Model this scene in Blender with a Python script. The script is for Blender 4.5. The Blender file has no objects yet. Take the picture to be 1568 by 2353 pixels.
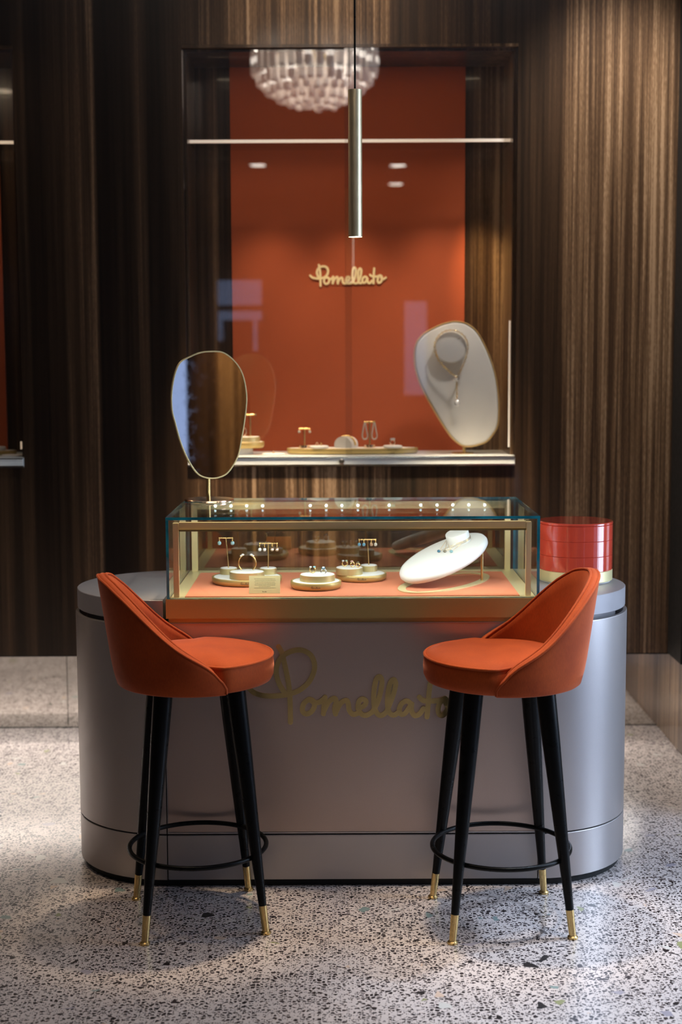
import bpy, bmesh, math, random
from mathutils import Vector, Matrix
random.seed(7)
PI = math.pi
S = bpy.context.scene
COL = S.collection

# ------------------------------------------------------------------ camera
cd = bpy.data.cameras.new('camera'); cam = bpy.data.objects.new('camera', cd); COL.objects.link(cam)
cd.sensor_fit = 'VERTICAL'; cd.sensor_height = 36.0; cd.sensor_width = 24.0; cd.lens = 50.0
cd.clip_start = 0.05; cd.clip_end = 60
PITCH = math.atan(349.5/3268.0)
cam.rotation_mode = 'XYZ'
M = Matrix.Rotation(PI/2-PITCH, 4, 'X') @ Matrix.Rotation(-math.radians(0.25), 4, 'Z')
cam.matrix_world = Matrix.Translation((0, -4.07, 1.55)) @ M
cd.dof.use_dof = True; cd.dof.focus_distance = 4.05; cd.dof.aperture_fstop = 2.4
S.camera = cam

# ------------------------------------------------------------------ view, world
S.view_settings.view_transform = 'Standard'; S.view_settings.look = 'None'
S.view_settings.exposure = 0.0; S.view_settings.gamma = 1.0; S.view_settings.use_curve_mapping = False
W = bpy.data.worlds.new('sky'); S.world = W; W.use_nodes = True
W.node_tree.nodes['Background'].inputs[0].default_value = (0.45, 0.60, 1.0, 1)
W.node_tree.nodes['Background'].inputs[1].default_value = 0.9

# ------------------------------------------------------------------ room lights
def aim(o, tgt):
    d = Vector(tgt)-o.location; o.rotation_euler = d.to_track_quat('-Z', 'Y').to_euler()
def spot(name, loc, tgt, energy, color, angle, blend=0.5, radius=0.03):
    l = bpy.data.lights.new(name, 'SPOT'); l.energy = energy; l.color = color
    l.spot_size = math.radians(angle); l.spot_blend = blend; l.shadow_soft_size = radius
    o = bpy.data.objects.new(name, l); COL.objects.link(o); o.location = loc; aim(o, tgt); return o
def area(name, loc, tgt, energy, color, sx, sy):
    l = bpy.data.lights.new(name, 'AREA'); l.shape = 'RECTANGLE'; l.size = sx; l.size_y = sy
    l.energy = energy; l.color = color
    o = bpy.data.objects.new(name, l); COL.objects.link(o); o.location = loc; aim(o, tgt); return o
WARM = (1.0, 0.78, 0.52); NEUT = (1.0, 0.93, 0.84); COOL = (0.62, 0.78, 1.0)
DOWNLIGHTS = [  # position on the ceiling, target, watts, colour, cone
    ((-0.08, 0.05, 3.58), (-0.38, -0.20, 0.6), 330, WARM, 17),
    ((0.20, -0.05, 3.58), (0.42, -0.24, 0.6), 290, WARM, 18),
    ((-1.75, 0.55, 3.58), (-1.50, 0.95, 0), 560, NEUT, 34),
    ((1.85, 0.20, 3.58), (0.90, -0.70, 0), 430, COOL, 28),
    ((-0.95, -0.55, 3.58), (-0.80, -0.75, 0), 75, WARM, 46),
    ((0.95, -0.70, 3.58), (0.75, -0.95, 0), 230, NEUT, 34),
    ((1.05, 0.75, 3.58), (1.10, 1.46, 1.7), 190, NEUT, 62),
    ((-0.02, 0.85, 3.58), (-0.02, 1.47, 2.95), 45, WARM, 58),
    ((-0.36, 0.72, 3.58), (-0.34, 1.5, 0.62), 1150, WARM, 20),  # added beam to brighten the veneer below the niche shelf
    ((0.56, 0.72, 3.58), (0.52, 1.5, 0.52), 1150, WARM, 15),  # second added beam for the veneer below the niche
    ((-0.86, -8.2, 3.58), (-0.86, -8.2, 0), 60, NEUT, 80),
    ((0.66, -9.9, 3.58), (0.66, -9.9, 0), 60, NEUT, 80),
    ((0.62, -8.3, 3.58), (0.62, -8.3, 0), 60, NEUT, 80),
]
for i, (p, t, e, c, a) in enumerate(DOWNLIGHTS):
    spot('downlight_beam', (p[0], p[1], p[2]-0.03), t, e, c, a, 0.7, 0.08)
area('daylight_right', (2.95, -0.35, 1.55), (0.9, 0.1, 0.8), 105, COOL, 1.1, 2.3)
area('plinth_strip_light', (-0.9, 1.56, 0.377), (-0.9, 1.56, 0.0), 17.0, NEUT, 4.2, 0.03)
spot('side_wall_wash', (1.9, -5.0, 3.5), (2.8, -5.0, 1.4), 800, (1.0, 0.66, 0.28), 40, 0.9, 0.03)
area('case_fill_light', (0.034, 0.05, 1.062), (0.034, 0.34, 0.866), 2.4, (0.93, 1.0, 0.96), 1.0, 0.012)  # added under the front rail to brighten the showcase floor
area('niche_top_light', (0.04, 1.60, 2.722), (0.04, 1.70, 1.2), 0.6, WARM, 1.1, 0.02)
for x, e in ((-0.30, 20), (0.02, 21), (0.36, 18)):
    spot('niche_spot', (x, 1.56, 2.385), (x+0.05, 1.74, 1.18), e, WARM, 66, 1.0, 0.04)
spot('niche_spot', (0.46, 1.56, 2.385), (0.625, 1.83, 1.80), 34, (1.0, 0.68, 0.32), 36, 1.0, 0.03)  # added amber beam to brighten the right lining
area('left_niche_light', (-1.9, 1.535, 2.72), (-1.8, 1.8, 1.2), 5.0, WARM, 1.0, 0.02)

# ------------------------------------------------------------------ materials
def newmat(name):
    m = bpy.data.materials.new(name); m.use_nodes = True
    return m, m.node_tree, m.node_tree.nodes['Principled BSDF']
def N(nt, typ, **kw):
    n = nt.nodes.new(typ)
    for k, v in kw.items(): setattr(n, k, v)
    return n
def L(nt, a, b): nt.links.new(a, b)
def math_(nt, op, a, b=None, clamp=False):
    n = N(nt, 'ShaderNodeMath', operation=op); n.use_clamp = clamp
    for i, x in enumerate((a, b)):
        if x is None: continue
        if isinstance(x, (int, float)): n.inputs[i].default_value = x
        else: L(nt, x, n.inputs[i])
    return n.outputs[0]
def ramp(nt, fac, stops, interp='LINEAR'):
    r = N(nt, 'ShaderNodeValToRGB'); r.color_ramp.interpolation = interp
    e = r.color_ramp.elements
    while len(e) < len(stops): e.new(0.5)
    for i, (p, c) in enumerate(stops):
        e[i].position = p
        e[i].color = (c, c, c, 1) if isinstance(c, (int, float)) else (*c, 1)
    if fac is not None: L(nt, fac, r.inputs[0])
    return r.outputs[0]
def mix(nt, fac, a, b, mode='MIX'):
    n = N(nt, 'ShaderNodeMix', data_type='RGBA', blend_type=mode)
    for i, x in ((0, fac), (6, a), (7, b)):
        if isinstance(x, (int, float)): n.inputs[i].default_value = x
        elif isinstance(x, tuple): n.inputs[i].default_value = (*x, 1)
        else: L(nt, x, n.inputs[i])
    return n.outputs[2]
def simple(name, col, rough=0.5, metal=0.0, var=0.06, scale=40, bump=0.0, **kw):
    """Principled with a little procedural noise in tone and roughness."""
    m, nt, b = newmat(name)
    tc = N(nt, 'ShaderNodeTexCoord'); no = N(nt, 'ShaderNodeTexNoise'); no.inputs['Scale'].default_value = scale
    no.inputs['Detail'].default_value = 4
    L(nt, tc.outputs['Object'], no.inputs['Vector'])
    c0 = tuple(x*(1-var) for x in col); c1 = tuple(min(1, x*(1+var)) for x in col)
    L(nt, ramp(nt, no.outputs[0], [(0.3, c0), (0.7, c1)]), b.inputs['Base Color'])
    L(nt, ramp(nt, no.outputs[0], [(0.3, max(0, rough-0.04)), (0.7, rough+0.04)]), b.inputs['Roughness'])
    b.inputs['Metallic'].default_value = metal
    if bump:
        bp = N(nt, 'ShaderNodeBump'); bp.inputs['Strength'].default_value = bump; bp.inputs['Distance'].default_value = 0.001
        L(nt, no.outputs[0], bp.inputs['Height']); L(nt, bp.outputs[0], b.inputs['Normal'])
    for k, v in kw.items(): b.inputs[k.replace('_', ' ')].default_value = v
    return m
def emit(name, col, strength, base=(0.9, 0.9, 0.9)):
    m, nt, b = newmat(name)
    b.inputs['Base Color'].default_value = (*base, 1); b.inputs['Emission Color'].default_value = (*col, 1)
    b.inputs['Emission Strength'].default_value = strength; return m
def brushed(name, col, rough, axis='Z', metal=1.0):
    m, nt, b = newmat(name)
    tc = N(nt, 'ShaderNodeTexCoord'); mp = N(nt, 'ShaderNodeMapping')
    sc = {'X': (3, 300, 300), 'Y': (300, 3, 300), 'Z': (300, 300, 3)}[axis]
    mp.inputs['Scale'].default_value = sc
    no = N(nt, 'ShaderNodeTexNoise'); no.inputs['Scale'].default_value = 1; no.inputs['Detail'].default_value = 3
    L(nt, tc.outputs['Object'], mp.inputs[0]); L(nt, mp.outputs[0], no.inputs['Vector'])
    L(nt, ramp(nt, no.outputs[0], [(0.3, tuple(x*0.88 for x in col)), (0.7, tuple(min(1, x*1.08) for x in col))]), b.inputs['Base Color'])
    L(nt, ramp(nt, no.outputs[0], [(0.3, rough*0.8), (0.7, rough*1.2)]), b.inputs['Roughness'])
    b.inputs['Metallic'].default_value = metal; return m

def wood(name, stops, x0, x1, axis=0, gain=1.15, rough=0.30, coat=0.4):
    """Vertical-grain veneer; board tones as a ramp along one world axis."""
    m, nt, b = newmat(name)
    geo = N(nt, 'ShaderNodeNewGeometry'); sep = N(nt, 'ShaderNodeSeparateXYZ'); L(nt, geo.outputs['Position'], sep.inputs[0])
    mr = N(nt, 'ShaderNodeMapRange'); mr.inputs[1].default_value = x0; mr.inputs[2].default_value = x1
    L(nt, sep.outputs[axis], mr.inputs[0])
    tone = ramp(nt, mr.outputs[0], [((x-x0)/(x1-x0), t) for x, t in stops])
    def streak(sc, zz, det, off):
        mp = N(nt, 'ShaderNodeMapping'); mp.inputs['Scale'].default_value = (sc, sc, zz); mp.inputs['Location'].default_value = (off, off*0.7, 0)
        n = N(nt, 'ShaderNodeTexNoise'); n.inputs['Scale'].default_value = 1; n.inputs['Detail'].default_value = det; n.inputs['Roughness'].default_value = 0.6
        L(nt, geo.outputs['Position'], mp.inputs[0]); L(nt, mp.outputs[0], n.inputs['Vector']); return n.outputs[0]
    s1 = ramp(nt, streak(62, 0.7, 3, 3.1), [(0.30, 0.35), (0.5, 0.80), (0.70, 1.25)])
    s2 = ramp(nt, streak(190, 1.2, 3, 9.7), [(0.34, 0.6), (0.6, 1.12)])
    s3 = ramp(nt, streak(22, 0.12, 2, 1.3), [(0.35, 0.5), (0.65, 1.3)])
    s4 = ramp(nt, streak(500, 45, 2, 5.5), [(0.40, 0.80), (0.6, 1.1)])
    t = math_(nt, 'MULTIPLY', math_(nt, 'MULTIPLY', tone, s1), math_(nt, 'MULTIPLY', math_(nt, 'MULTIPLY', s2, s4), s3))
    t = math_(nt, 'MULTIPLY', t, gain)
    col = ramp(nt, t, [(0.0, (0.0045, 0.0028, 0.002)), (0.35, (0.055, 0.030, 0.016)), (0.7, (0.155, 0.092, 0.050)), (1.0, (0.29, 0.19, 0.115))])
    L(nt, col, b.inputs['Base Color'])
    b.inputs['Roughness'].default_value = rough; b.inputs['Coat Weight'].default_value = coat; b.inputs['Coat Roughness'].default_value = 0.09
    b.inputs['Specular IOR Level'].default_value = 0.35
    return m

def pane(name, tint=(1, 1, 1), base=0.045, gain=1.0, add=0.0):
    """Clear glass sheet: straight transmission plus an angle dependent mirror reflection."""
    m = bpy.data.materials.new(name); m.use_nodes = True; nt = m.node_tree; nt.nodes.clear()
    out = N(nt, 'ShaderNodeOutputMaterial'); mx = N(nt, 'ShaderNodeMixShader')
    tr = N(nt, 'ShaderNodeBsdfTransparent'); tr.inputs[0].default_value = (*tint, 1)
    gl = N(nt, 'ShaderNodeBsdfGlossy'); gl.inputs['Roughness'].default_value = 0.0
    lw = N(nt, 'ShaderNodeLayerWeight'); lw.inputs[0].default_value = 0.5
    p = math_(nt, 'POWER', lw.outputs['Facing'], 5.0)
    f = math_(nt, 'ADD', math_(nt, 'MULTIPLY', p, 0.95*gain), base+add, clamp=True)
    # faint dust and wipe marks
    tc = N(nt, 'ShaderNodeTexCoord'); no = N(nt, 'ShaderNodeTexNoise'); no.inputs['Scale'].default_value = 9; no.inputs['Detail'].default_value = 6
    L(nt, tc.outputs['Object'], no.inputs['Vector'])
    L(nt, ramp(nt, no.outputs[0], [(0.35, 0.0), (0.75, 0.03)]), gl.inputs['Roughness'])
    L(nt, f, mx.inputs[0]); L(nt, tr.outputs[0], mx.inputs[1]); L(nt, gl.outputs[0], mx.inputs[2]); L(nt, mx.outputs[0], out.inputs[0])
    return m

def terrazzo():
    m, nt, b = newmat('terrazzo')
    geo = N(nt, 'ShaderNodeNewGeometry')
    wob = N(nt, 'ShaderNodeTexNoise'); wob.inputs['Scale'].default_value = 90; L(nt, geo.outputs['Position'], wob.inputs['Vector'])
    vadd = N(nt, 'ShaderNodeVectorMath', operation='MULTIPLY_ADD'); vadd.inputs[1].default_value = (0.006,)*3
    L(nt, wob.outputs['Color'], vadd.inputs[0]); L(nt, geo.outputs['Position'], vadd.inputs[2])
    n0 = N(nt, 'ShaderNodeTexNoise'); n0.inputs['Scale'].default_value = 3.0; L(nt, geo.outputs['Position'], n0.inputs['Vector'])
    base = ramp(nt, n0.outputs[0], [(0.3, (0.52, 0.455, 0.435)), (0.7, (0.62, 0.545, 0.52))])
    def layer(scale, lo, edge, feather, cols, chance, col_in):
        v = N(nt, 'ShaderNodeTexVoronoi', feature='F1', voronoi_dimensions='2D'); v.inputs['Scale'].default_value = scale
        e = N(nt, 'ShaderNodeTexVoronoi', feature='DISTANCE_TO_EDGE', voronoi_dimensions='2D'); e.inputs['Scale'].default_value = scale
        L(nt, vadd.outputs[0], v.inputs['Vector']); L(nt, vadd.outputs[0], e.inputs['Vector'])
        sp = N(nt, 'ShaderNodeSeparateColor'); L(nt, v.outputs['Color'], sp.inputs[0])
        thr = math_(nt, 'ADD', math_(nt, 'MULTIPLY', sp.outputs[1], edge), lo)
        inside = math_(nt, 'SUBTRACT', e.outputs['Distance'], thr)
        mask = math_(nt, 'DIVIDE', inside, feather, clamp=True)
        has = math_(nt, 'LESS_THAN', sp.outputs[0], chance)
        mask = math_(nt, 'MULTIPLY', mask, has)
        c = ramp(nt, sp.outputs[2], cols, 'CONSTANT')
        return mix(nt, mask, col_in, c)
    dark = [(0.0, (0.014, 0.010, 0.011)), (0.5, (0.026, 0.018, 0.020)), (0.85, (0.055, 0.042, 0.044)), (0.95, (0.16, 0.14, 0.14))]
    c = layer(190, 0.09, 0.22, 0.06, dark, 0.45, base)
    c = layer(84, 0.10, 0.22, 0.05, dark, 0.66, c)
    c = layer(46, 0.20, 0.20, 0.04, dark, 0.10, c)
    big = [(0.0, (0.20, 0.27, 0.26)), (0.2, (0.55, 0.53, 0.50)), (0.4, (0.26, 0.27, 0.13)), (0.55, (0.02, 0.016, 0.016)), (0.7, (0.33, 0.30, 0.34)), (0.85, (0.56, 0.42, 0.33))]
    c = layer(21, 0.18, 0.16, 0.03, big, 0.07, c)
    # saw-cut joint
    sep = N(nt, 'ShaderNodeSeparateXYZ'); L(nt, geo.outputs['Position'], sep.inputs[0])
    L(nt, c, b.inputs['Base Color'])
    b.inputs['Roughness'].default_value = 0.36; b.inputs['Coat Weight'].default_value = 0.8; b.inputs['Coat Roughness'].default_value = 0.20
    return m

def velvet():
    m, nt, b = newmat('orange_velvet')
    tc = N(nt, 'ShaderNodeTexCoord')
    n1 = N(nt, 'ShaderNodeTexNoise'); n1.inputs['Scale'].default_value = 9; n1.inputs['Detail'].default_value = 3
    mp = N(nt, 'ShaderNodeMapping'); mp.inputs['Scale'].default_value = (420, 420, 90)
    n2 = N(nt, 'ShaderNodeTexNoise'); n2.inputs['Scale'].default_value = 1; n2.inputs['Detail'].default_value = 2
    L(nt, tc.outputs['Object'], n1.inputs['Vector']); L(nt, tc.outputs['Object'], mp.inputs[0]); L(nt, mp.outputs[0], n2.inputs['Vector'])
    c = ramp(nt, n1.outputs[0], [(0.3, (0.33, 0.048, 0.008)), (0.7, (0.45, 0.074, 0.012))])
    c = mix(nt, 0.35, c, ramp(nt, n2.outputs[0], [(0.35, (0.55, 0.55, 0.55)), (0.65, (1, 1, 1))]), 'MULTIPLY')
    L(nt, c, b.inputs['Base Color']); b.inputs['Roughness'].default_value = 0.75; b.inputs['Specular IOR Level'].default_value = 0.2
    b.inputs['Sheen Weight'].default_value = 0.5; b.inputs['Sheen Roughness'].default_value = 0.35; b.inputs['Sheen Tint'].default_value = (1.0, 0.38, 0.24, 1)
    bp = N(nt, 'ShaderNodeBump'); bp.inputs['Strength'].default_value = 0.15; bp.inputs['Distance'].default_value = 0.001
    L(nt, n2.outputs[0], bp.inputs['Height']); L(nt, bp.outputs[0], b.inputs['Normal'])
    return m

BOARDS = [(-3.2, .20), (-1.30, .20), (-1.29, .06), (-1.21, .22), (-1.20, .06), (-1.12, .10), (-0.99, .34), (-0.935, .74), (-0.93, .04), (-0.82, .10), (-0.75, .42), (-0.744, .06),
          (-0.606, .20), (-0.60, .34), (-0.41, .50), (-0.338, .78), (-0.334, .44), (-0.18, .66), (-0.002, 1.0), (0.0, .58), (0.187, .84), (0.192, .30), (0.50, .36), (0.69, .26), (0.876, .30), (0.882, .95), (1.0, .78), (1.19, .55), (1.203, .85), (1.34, .7)]
MAT = dict(
    wall=wood('walnut_veneer', BOARDS, -3.2, 1.34),
    wood_dark=wood('walnut_niche', [(-3.2, .4), (-1.36, .4), (-1.2, .3), (-0.6, .42), (-0.5, .55), (-0.46, .35), (0.5, .55), (0.56, .6), (0.60, 1.0), (0.7, 1.0), (2, .5)], -3.2, 2.0, gain=1.0),  # right end of the tone ramp raised to paint in golden light
    wood_side=wood('walnut_side', [(-11, .5), (-5.78, .4), (-5.3, .25), (-5.28, .8), (-5.05, .9), (-5.03, .6), (-4, .55), (-2.6, .35), (-2.2, .7), (-1.0, .45), (0.9, .6), (1.0, .9), (1.35, .7), (1.5, 1.0), (1.66, .75), (1.67, .95), (1.9, .8)], -11, 1.9, axis=1, rough=0.3, coat=0.3),  # lighter band paints in the gold-lit wood reflected by the table mirror
    floor=terrazzo(), velvet=velvet(),
    plaster=simple('plaster', (0.30, 0.28, 0.27), 0.8, var=0.03, scale=6),
    ceiling=simple('ceiling_paint', (0.32, 0.31, 0.32), 0.85, var=0.02, scale=5),
    counter=simple('silver_lacquer', (0.46, 0.425, 0.42), 0.38, 0.7, var=0.05, scale=900),
    taupe=simple('taupe_satin', (0.50, 0.385, 0.33), 0.34, 0.65, var=0.04, scale=900),
    counter_top=simple('grey_top', (0.36, 0.345, 0.365), 0.45, 0.3, var=0.03, scale=30),
    black=simple('black_metal', (0.005, 0.005, 0.005), 0.30, 0.0, var=0.0, Specular_IOR_Level=0.12),
    shadow_gap=simple('black_recess', (0.004, 0.004, 0.004), 0.7),
    brass=brushed('brushed_brass', (0.66, 0.47, 0.20), 0.28, 'Z'),
    brass_x=simple('satin_brass', (0.48, 0.345, 0.125), 0.38, 0.5, var=0.04, scale=700),
    champagne=simple('champagne_brass', (0.80, 0.70, 0.38), 0.40, 0.5, var=0.03, scale=600),
    logo=simple('polished_brass', (0.88, 0.63, 0.26), 0.22, 1.0, var=0.04),
    lampbrass=simple('lamp_brass', (0.72, 0.62, 0.40), 0.40, 0.85, var=0.03),
    palegold=simple('pale_gold_band', (0.60, 0.49, 0.24), 0.38, 0.7, var=0.03, scale=500), railgold=simple('rail_brass', (0.86, 0.69, 0.38), 0.45, 0.35, var=0.03, scale=500),
    rimgold=simple('rim_gold', (0.80, 0.56, 0.25), 0.35, 0.5, var=0.03),
    sign=simple('gold_letters', (1.0, 0.80, 0.46), 0.5, 0.0, var=0.03),
    alu=brushed('satin_aluminium', (0.72, 0.77, 0.78), 0.34, 'X', 0.3),
    red=simple('orange_fabric', (0.40, 0.070, 0.015), 0.85, var=0.05, scale=300, bump=0.2, Sheen_Weight=0.2),
    felt=simple('coral_felt', (0.62, 0.20, 0.10), 0.9, var=0.05, scale=400, bump=0.2),
    white=simple('white_leather', (0.70, 0.69, 0.665), 0.6, var=0.02, scale=200, bump=0.1),
    lacquer=simple('red_lacquer', (0.55, 0.060, 0.034), 0.10, var=0.02, Coat_Weight=1.0, Coat_Roughness=0.02),
    pane=pane('clear_glass', base=0.075, tint=(0.97, 0.97, 0.97)), vitrine=pane('vitrine_glass', base=0.042, tint=(0.985, 1, 0.99)),
    rearpane=pane('smoked_mirror_glass', tint=(0.78, 0.72, 0.60), base=0.13),
    edge=simple('glass_edge', (0.008, 0.23, 0.31), 0.05, var=0.5, scale=18, Coat_Weight=1.0),
    mirror=simple('mirror_silver', (0.86, 0.86, 0.88), 0.01, 1.0, var=0.0),
    kick=simple('mirror_steel', (0.74, 0.71, 0.67), 0.04, 1.0, var=0.01),
    gold=simple('polished_gold', (0.90, 0.63, 0.26), 0.18, 1.0, var=0.03),
    rose=simple('rose_gold', (0.92, 0.62, 0.42), 0.18, 1.0, var=0.03),
    silver=simple('white_gold', (0.88, 0.87, 0.83), 0.15, 1.0, var=0.03),
    led=emit('led_point', (0.62, 0.86, 1.0), 40), lens=emit('lamp_lens', (1.0, 0.92, 0.8), 12),
    lens_small=emit('spot_lens', (1.0, 0.90, 0.76), 14),
    glowline=emit('lit_shelf_edge', (1.0, 0.72, 0.48), 0.48), 
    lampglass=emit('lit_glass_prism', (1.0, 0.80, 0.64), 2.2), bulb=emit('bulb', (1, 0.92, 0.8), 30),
    ink=simple('card_ink', (0.10, 0.07, 0.03), 0.7),
)
def gem(name, col, rough=0.05, em=0.0):
    return simple(name, col, rough, 0.0, var=0.25, scale=350, Coat_Weight=1.0, Transmission_Weight=0.4)
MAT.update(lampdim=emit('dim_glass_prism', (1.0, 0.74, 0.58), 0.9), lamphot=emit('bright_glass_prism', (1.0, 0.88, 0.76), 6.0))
MAT.update(aqua=gem('pale_blue_stone', (0.32, 0.58, 0.62)), blue=gem('deep_blue_stone', (0.01, 0.17, 0.30)), milk=gem('milky_stone', (0.78, 0.76, 0.68)),
           sky=gem('sky_blue_stone', (0.16, 0.42, 0.58)), pink=gem('pink_stone', (0.80, 0.50, 0.42)), amber=gem('honey_stone', (0.62, 0.42, 0.26)),
           diamond=gem('clear_stone', (0.85, 0.85, 0.85), 0.02), smoke=gem('smoky_stone', (0.28, 0.24, 0.16)), green=gem('pale_green_stone', (0.45, 0.55, 0.40)))

# ------------------------------------------------------------------ mesh helpers
def obj(name, bm, mats, parent=None, smooth=None, bevel=0.0, bsegs=2):
    if bevel:
        es = [e for e in bm.edges if len(e.link_faces) == 2 and e.calc_face_angle(0) > 0.6]
        bmesh.ops.bevel(bm, geom=es, offset=bevel, segments=bsegs, affect='EDGES', clamp_overlap=True)
    bmesh.ops.recalc_face_normals(bm, faces=bm.faces)
    me = bpy.data.meshes.new(name); bm.to_mesh(me); bm.free()
    for m in (mats if isinstance(mats, (list, tuple)) else [mats]): me.materials.append(MAT[m])
    o = bpy.data.objects.new(name, me); COL.objects.link(o)
    if smooth is not None:
        ang = math.radians(smooth)
        for p in me.polygons: p.use_smooth = True
        b2 = bmesh.new(); b2.from_mesh(me)
        for e in b2.edges:
            e.smooth = not (len(e.link_faces) == 2 and e.calc_face_angle(0) > ang)
        b2.to_mesh(me); b2.free()
    if parent is not None: o.parent = parent
    return o
def tag(o, label, cat, group=None):
    o['label'] = label; o['category'] = cat
    if group: o['group'] = group
    return o
def thing(name, label, cat, loc=(0, 0, 0), rz=0.0, group=None):
    o = bpy.data.objects.new(name, None); COL.objects.link(o); o.empty_display_size = 0.05
    o.location = loc; o.rotation_euler = (0, 0, rz); return tag(o, label, cat, group)
def struct(name, bm, mats, **kw):
    o = obj(name, bm, mats, **kw); o['kind'] = 'structure'; return o
def box(bm, x0, x1, y0, y1, z0, z1, mi=0):
    v = [bm.verts.new((x, y, z)) for x in (x0, x1) for y in (y0, y1) for z in (z0, z1)]
    for f in ((0, 1, 3, 2), (4, 6, 7, 5), (0, 4, 5, 1), (2, 3, 7, 6), (0, 2, 6, 4), (1, 5, 7, 3)):
        fa = bm.faces.new([v[i] for i in f]); fa.material_index = mi
    return bm
def B(*a): return box(bmesh.new(), *a)
def loops(bm, rings, close=True, cap0=True, cap1=True, mi=0):
    vs = [[bm.verts.new(p) for p in r] for r in rings]; n = len(rings[0])
    for a, b in zip(vs, vs[1:]):
        for i in range(n if close else n-1):
            j = (i+1) % n; f = bm.faces.new((a[i], a[j], b[j], b[i])); f.material_index = mi
    if cap0: bm.faces.new(vs[0][::-1]).material_index = mi
    if cap1: bm.faces.new(vs[-1]).material_index = mi
    return vs
def lathe(bm, prof, c=(0, 0), n=48, sx=1.0, sy=1.0, **kw):
    """prof: list of (radius, z) ; sx, sy stretch the circle to an oval."""
    rings = [[(c[0]+sx*r*math.cos(2*PI*i/n), c[1]+sy*r*math.sin(2*PI*i/n), z) for i in range(n)] for r, z in prof]
    loops(bm, rings, **kw); return bm
def spline(pts, closed=False, k=8):
    out = []; n = len(pts); P = [Vector(p) for p in pts]
    for i in range(n if closed else n-1):
        if closed: a, b, c, d = P[i-1], P[i], P[(i+1) % n], P[(i+2) % n]
        else: a, b, c, d = P[max(i-1, 0)], P[i], P[i+1], P[min(i+2, n-1)]
        for s in range(k):
            t = s/k
            out.append(0.5*((2*b)+(c-a)*t+(2*a-5*b+4*c-d)*t*t+(3*b-a-3*c+d)*t**3))
    if not closed: out.append(P[-1])
    return out
def tube(bm, pts, r, n=10, closed=False, caps=True, mi=0):
    P = [Vector(p) for p in pts]; m = len(P); rs = r if isinstance(r, (list, tuple)) else [r]*m
    rings = []; prev = None
    for i in range(m):
        t = (P[(i+1) % m]-P[i-1]) if closed else (P[min(i+1, m-1)]-P[max(i-1, 0)])
        t = t.normalized()
        if prev is None:
            u = t.orthogonal().normalized()
        else:
            u = prev-t*prev.dot(t); u = u.normalized() if u.length > 1e-6 else t.orthogonal().normalized()
        prev = u; v = t.cross(u)
        rings.append([P[i]+(u*math.cos(2*PI*k/n)+v*math.sin(2*PI*k/n))*rs[i] for k in range(n)])
    if closed: 
        # close seam allowing for twist
        a, b = rings[-1], rings[0]
        off = min(range(n), key=lambda s: sum((a[k]-b[(k+s) % n]).length for k in range(n)))
        rings.append([b[(k+off) % n] for k in range(n)])
        loops(bm, rings, cap0=False, cap1=False, mi=mi); bmesh.ops.remove_doubles(bm, verts=bm.verts, dist=1e-7)
    else: loops(bm, rings, cap0=caps, cap1=caps, mi=mi)
    return bm
def sphere(bm, c, r, sx=1, sy=1, sz=1, u=14, v=10):
    mat = Matrix.Translation(c) @ Matrix.Diagonal((r*sx, r*sy, r*sz, 1))
    bmesh.ops.create_uvsphere(bm, u_segments=u, v_segments=v, radius=1, matrix=mat); return bm
def extrude_xz(bm, out, y0, y1, mi=0):
    a = [(p[0], y0, p[1]) for p in out]; b = [(p[0], y1, p[1]) for p in out]
    loops(bm, [a, b], mi=mi); return bm
def inset(out, d):
    n = len(out); P = [Vector((p[0], p[1])) for p in out]; r = []
    area_ = sum(P[i].x*P[(i+1) % n].y-P[(i+1) % n].x*P[i].y for i in range(n))
    s = 1 if area_ > 0 else -1
    for i in range(n):
        t = (P[(i+1) % n]-P[i-1]).normalized(); r.append(P[i]+Vector((-t.y, t.x))*d*s)
    return r

# ------------------------------------------------------------------ room shell
XR, XRW = 1.338, 2.8           # pilaster face on the right, shop front further right
bm = B(-3.2, XRW, -11.2, 1.9, -0.06, 0.0); struct('floor', bm, 'floor')
struct('ceiling', B(-3.2, XRW, -11.2, 1.9, 3.6, 3.7), 'ceiling')
# back wall: hanging veneered wall with two display openings
N0, N1, NZ0, NZ1 = -0.600, 0.683, 1.175, 2.745
LN0, LN1 = -2.55, -1.243
bm = bmesh.new(); WY0, WY1, WZ = 1.50, 1.846, 0.385
for x0, x1 in ((-3.2, LN0), (LN1, N0), (N1, XR)): box(bm, x0, x1, WY0, WY1, WZ, 3.6)
for x0, x1 in ((LN0, LN1), (N0, N1)):
    box(bm, x0, x1, WY0, WY1, WZ, NZ0-0.04); box(bm, x0, x1, WY0, WY1, NZ1, 3.6)
struct('wall_back', bm, 'wall')
bm = bmesh.new()
for x0, x1 in ((-3.2, -1.166), (-1.163, 0.30), (0.303, XR)): box(bm, x0, x1, 1.85, 1.9, 0.0, 3.6)
struct('baseboard_back', bm, 'kick')
struct('wall_behind', B(-3.35, XRW, 1.901, 1.98, -0.06, 3.6), 'shadow_gap')
struct('trim_1', B(-3.2, XR, 1.505, 1.845, WZ-0.006, WZ), 'shadow_gap')
bm = bmesh.new(); box(bm, XR, XRW, 0.55, 1.9, 0, 3.6)
struct('wall_right', bm, 'wood_side')
bm = bmesh.new(); box(bm, XRW, XRW+0.15, -11.2, -6.7, 0, 3.6); box(bm, XRW, XRW+0.15, -5.78, -1.65, 0, 3.6); box(bm, XRW, XRW+0.15, 0.35, 0.55, 0, 3.6)
box(bm, XRW, XRW+0.15, -1.65, 0.35, 2.9, 3.6); box(bm, XRW, XRW+0.15, -6.7, -5.78, 2.6, 3.6); struct('wall_front', bm, 'wood_side')
struct('wall_left', B(-3.35, -3.2, -11.2, 1.9, 0, 3.6), 'wood_side')
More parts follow.
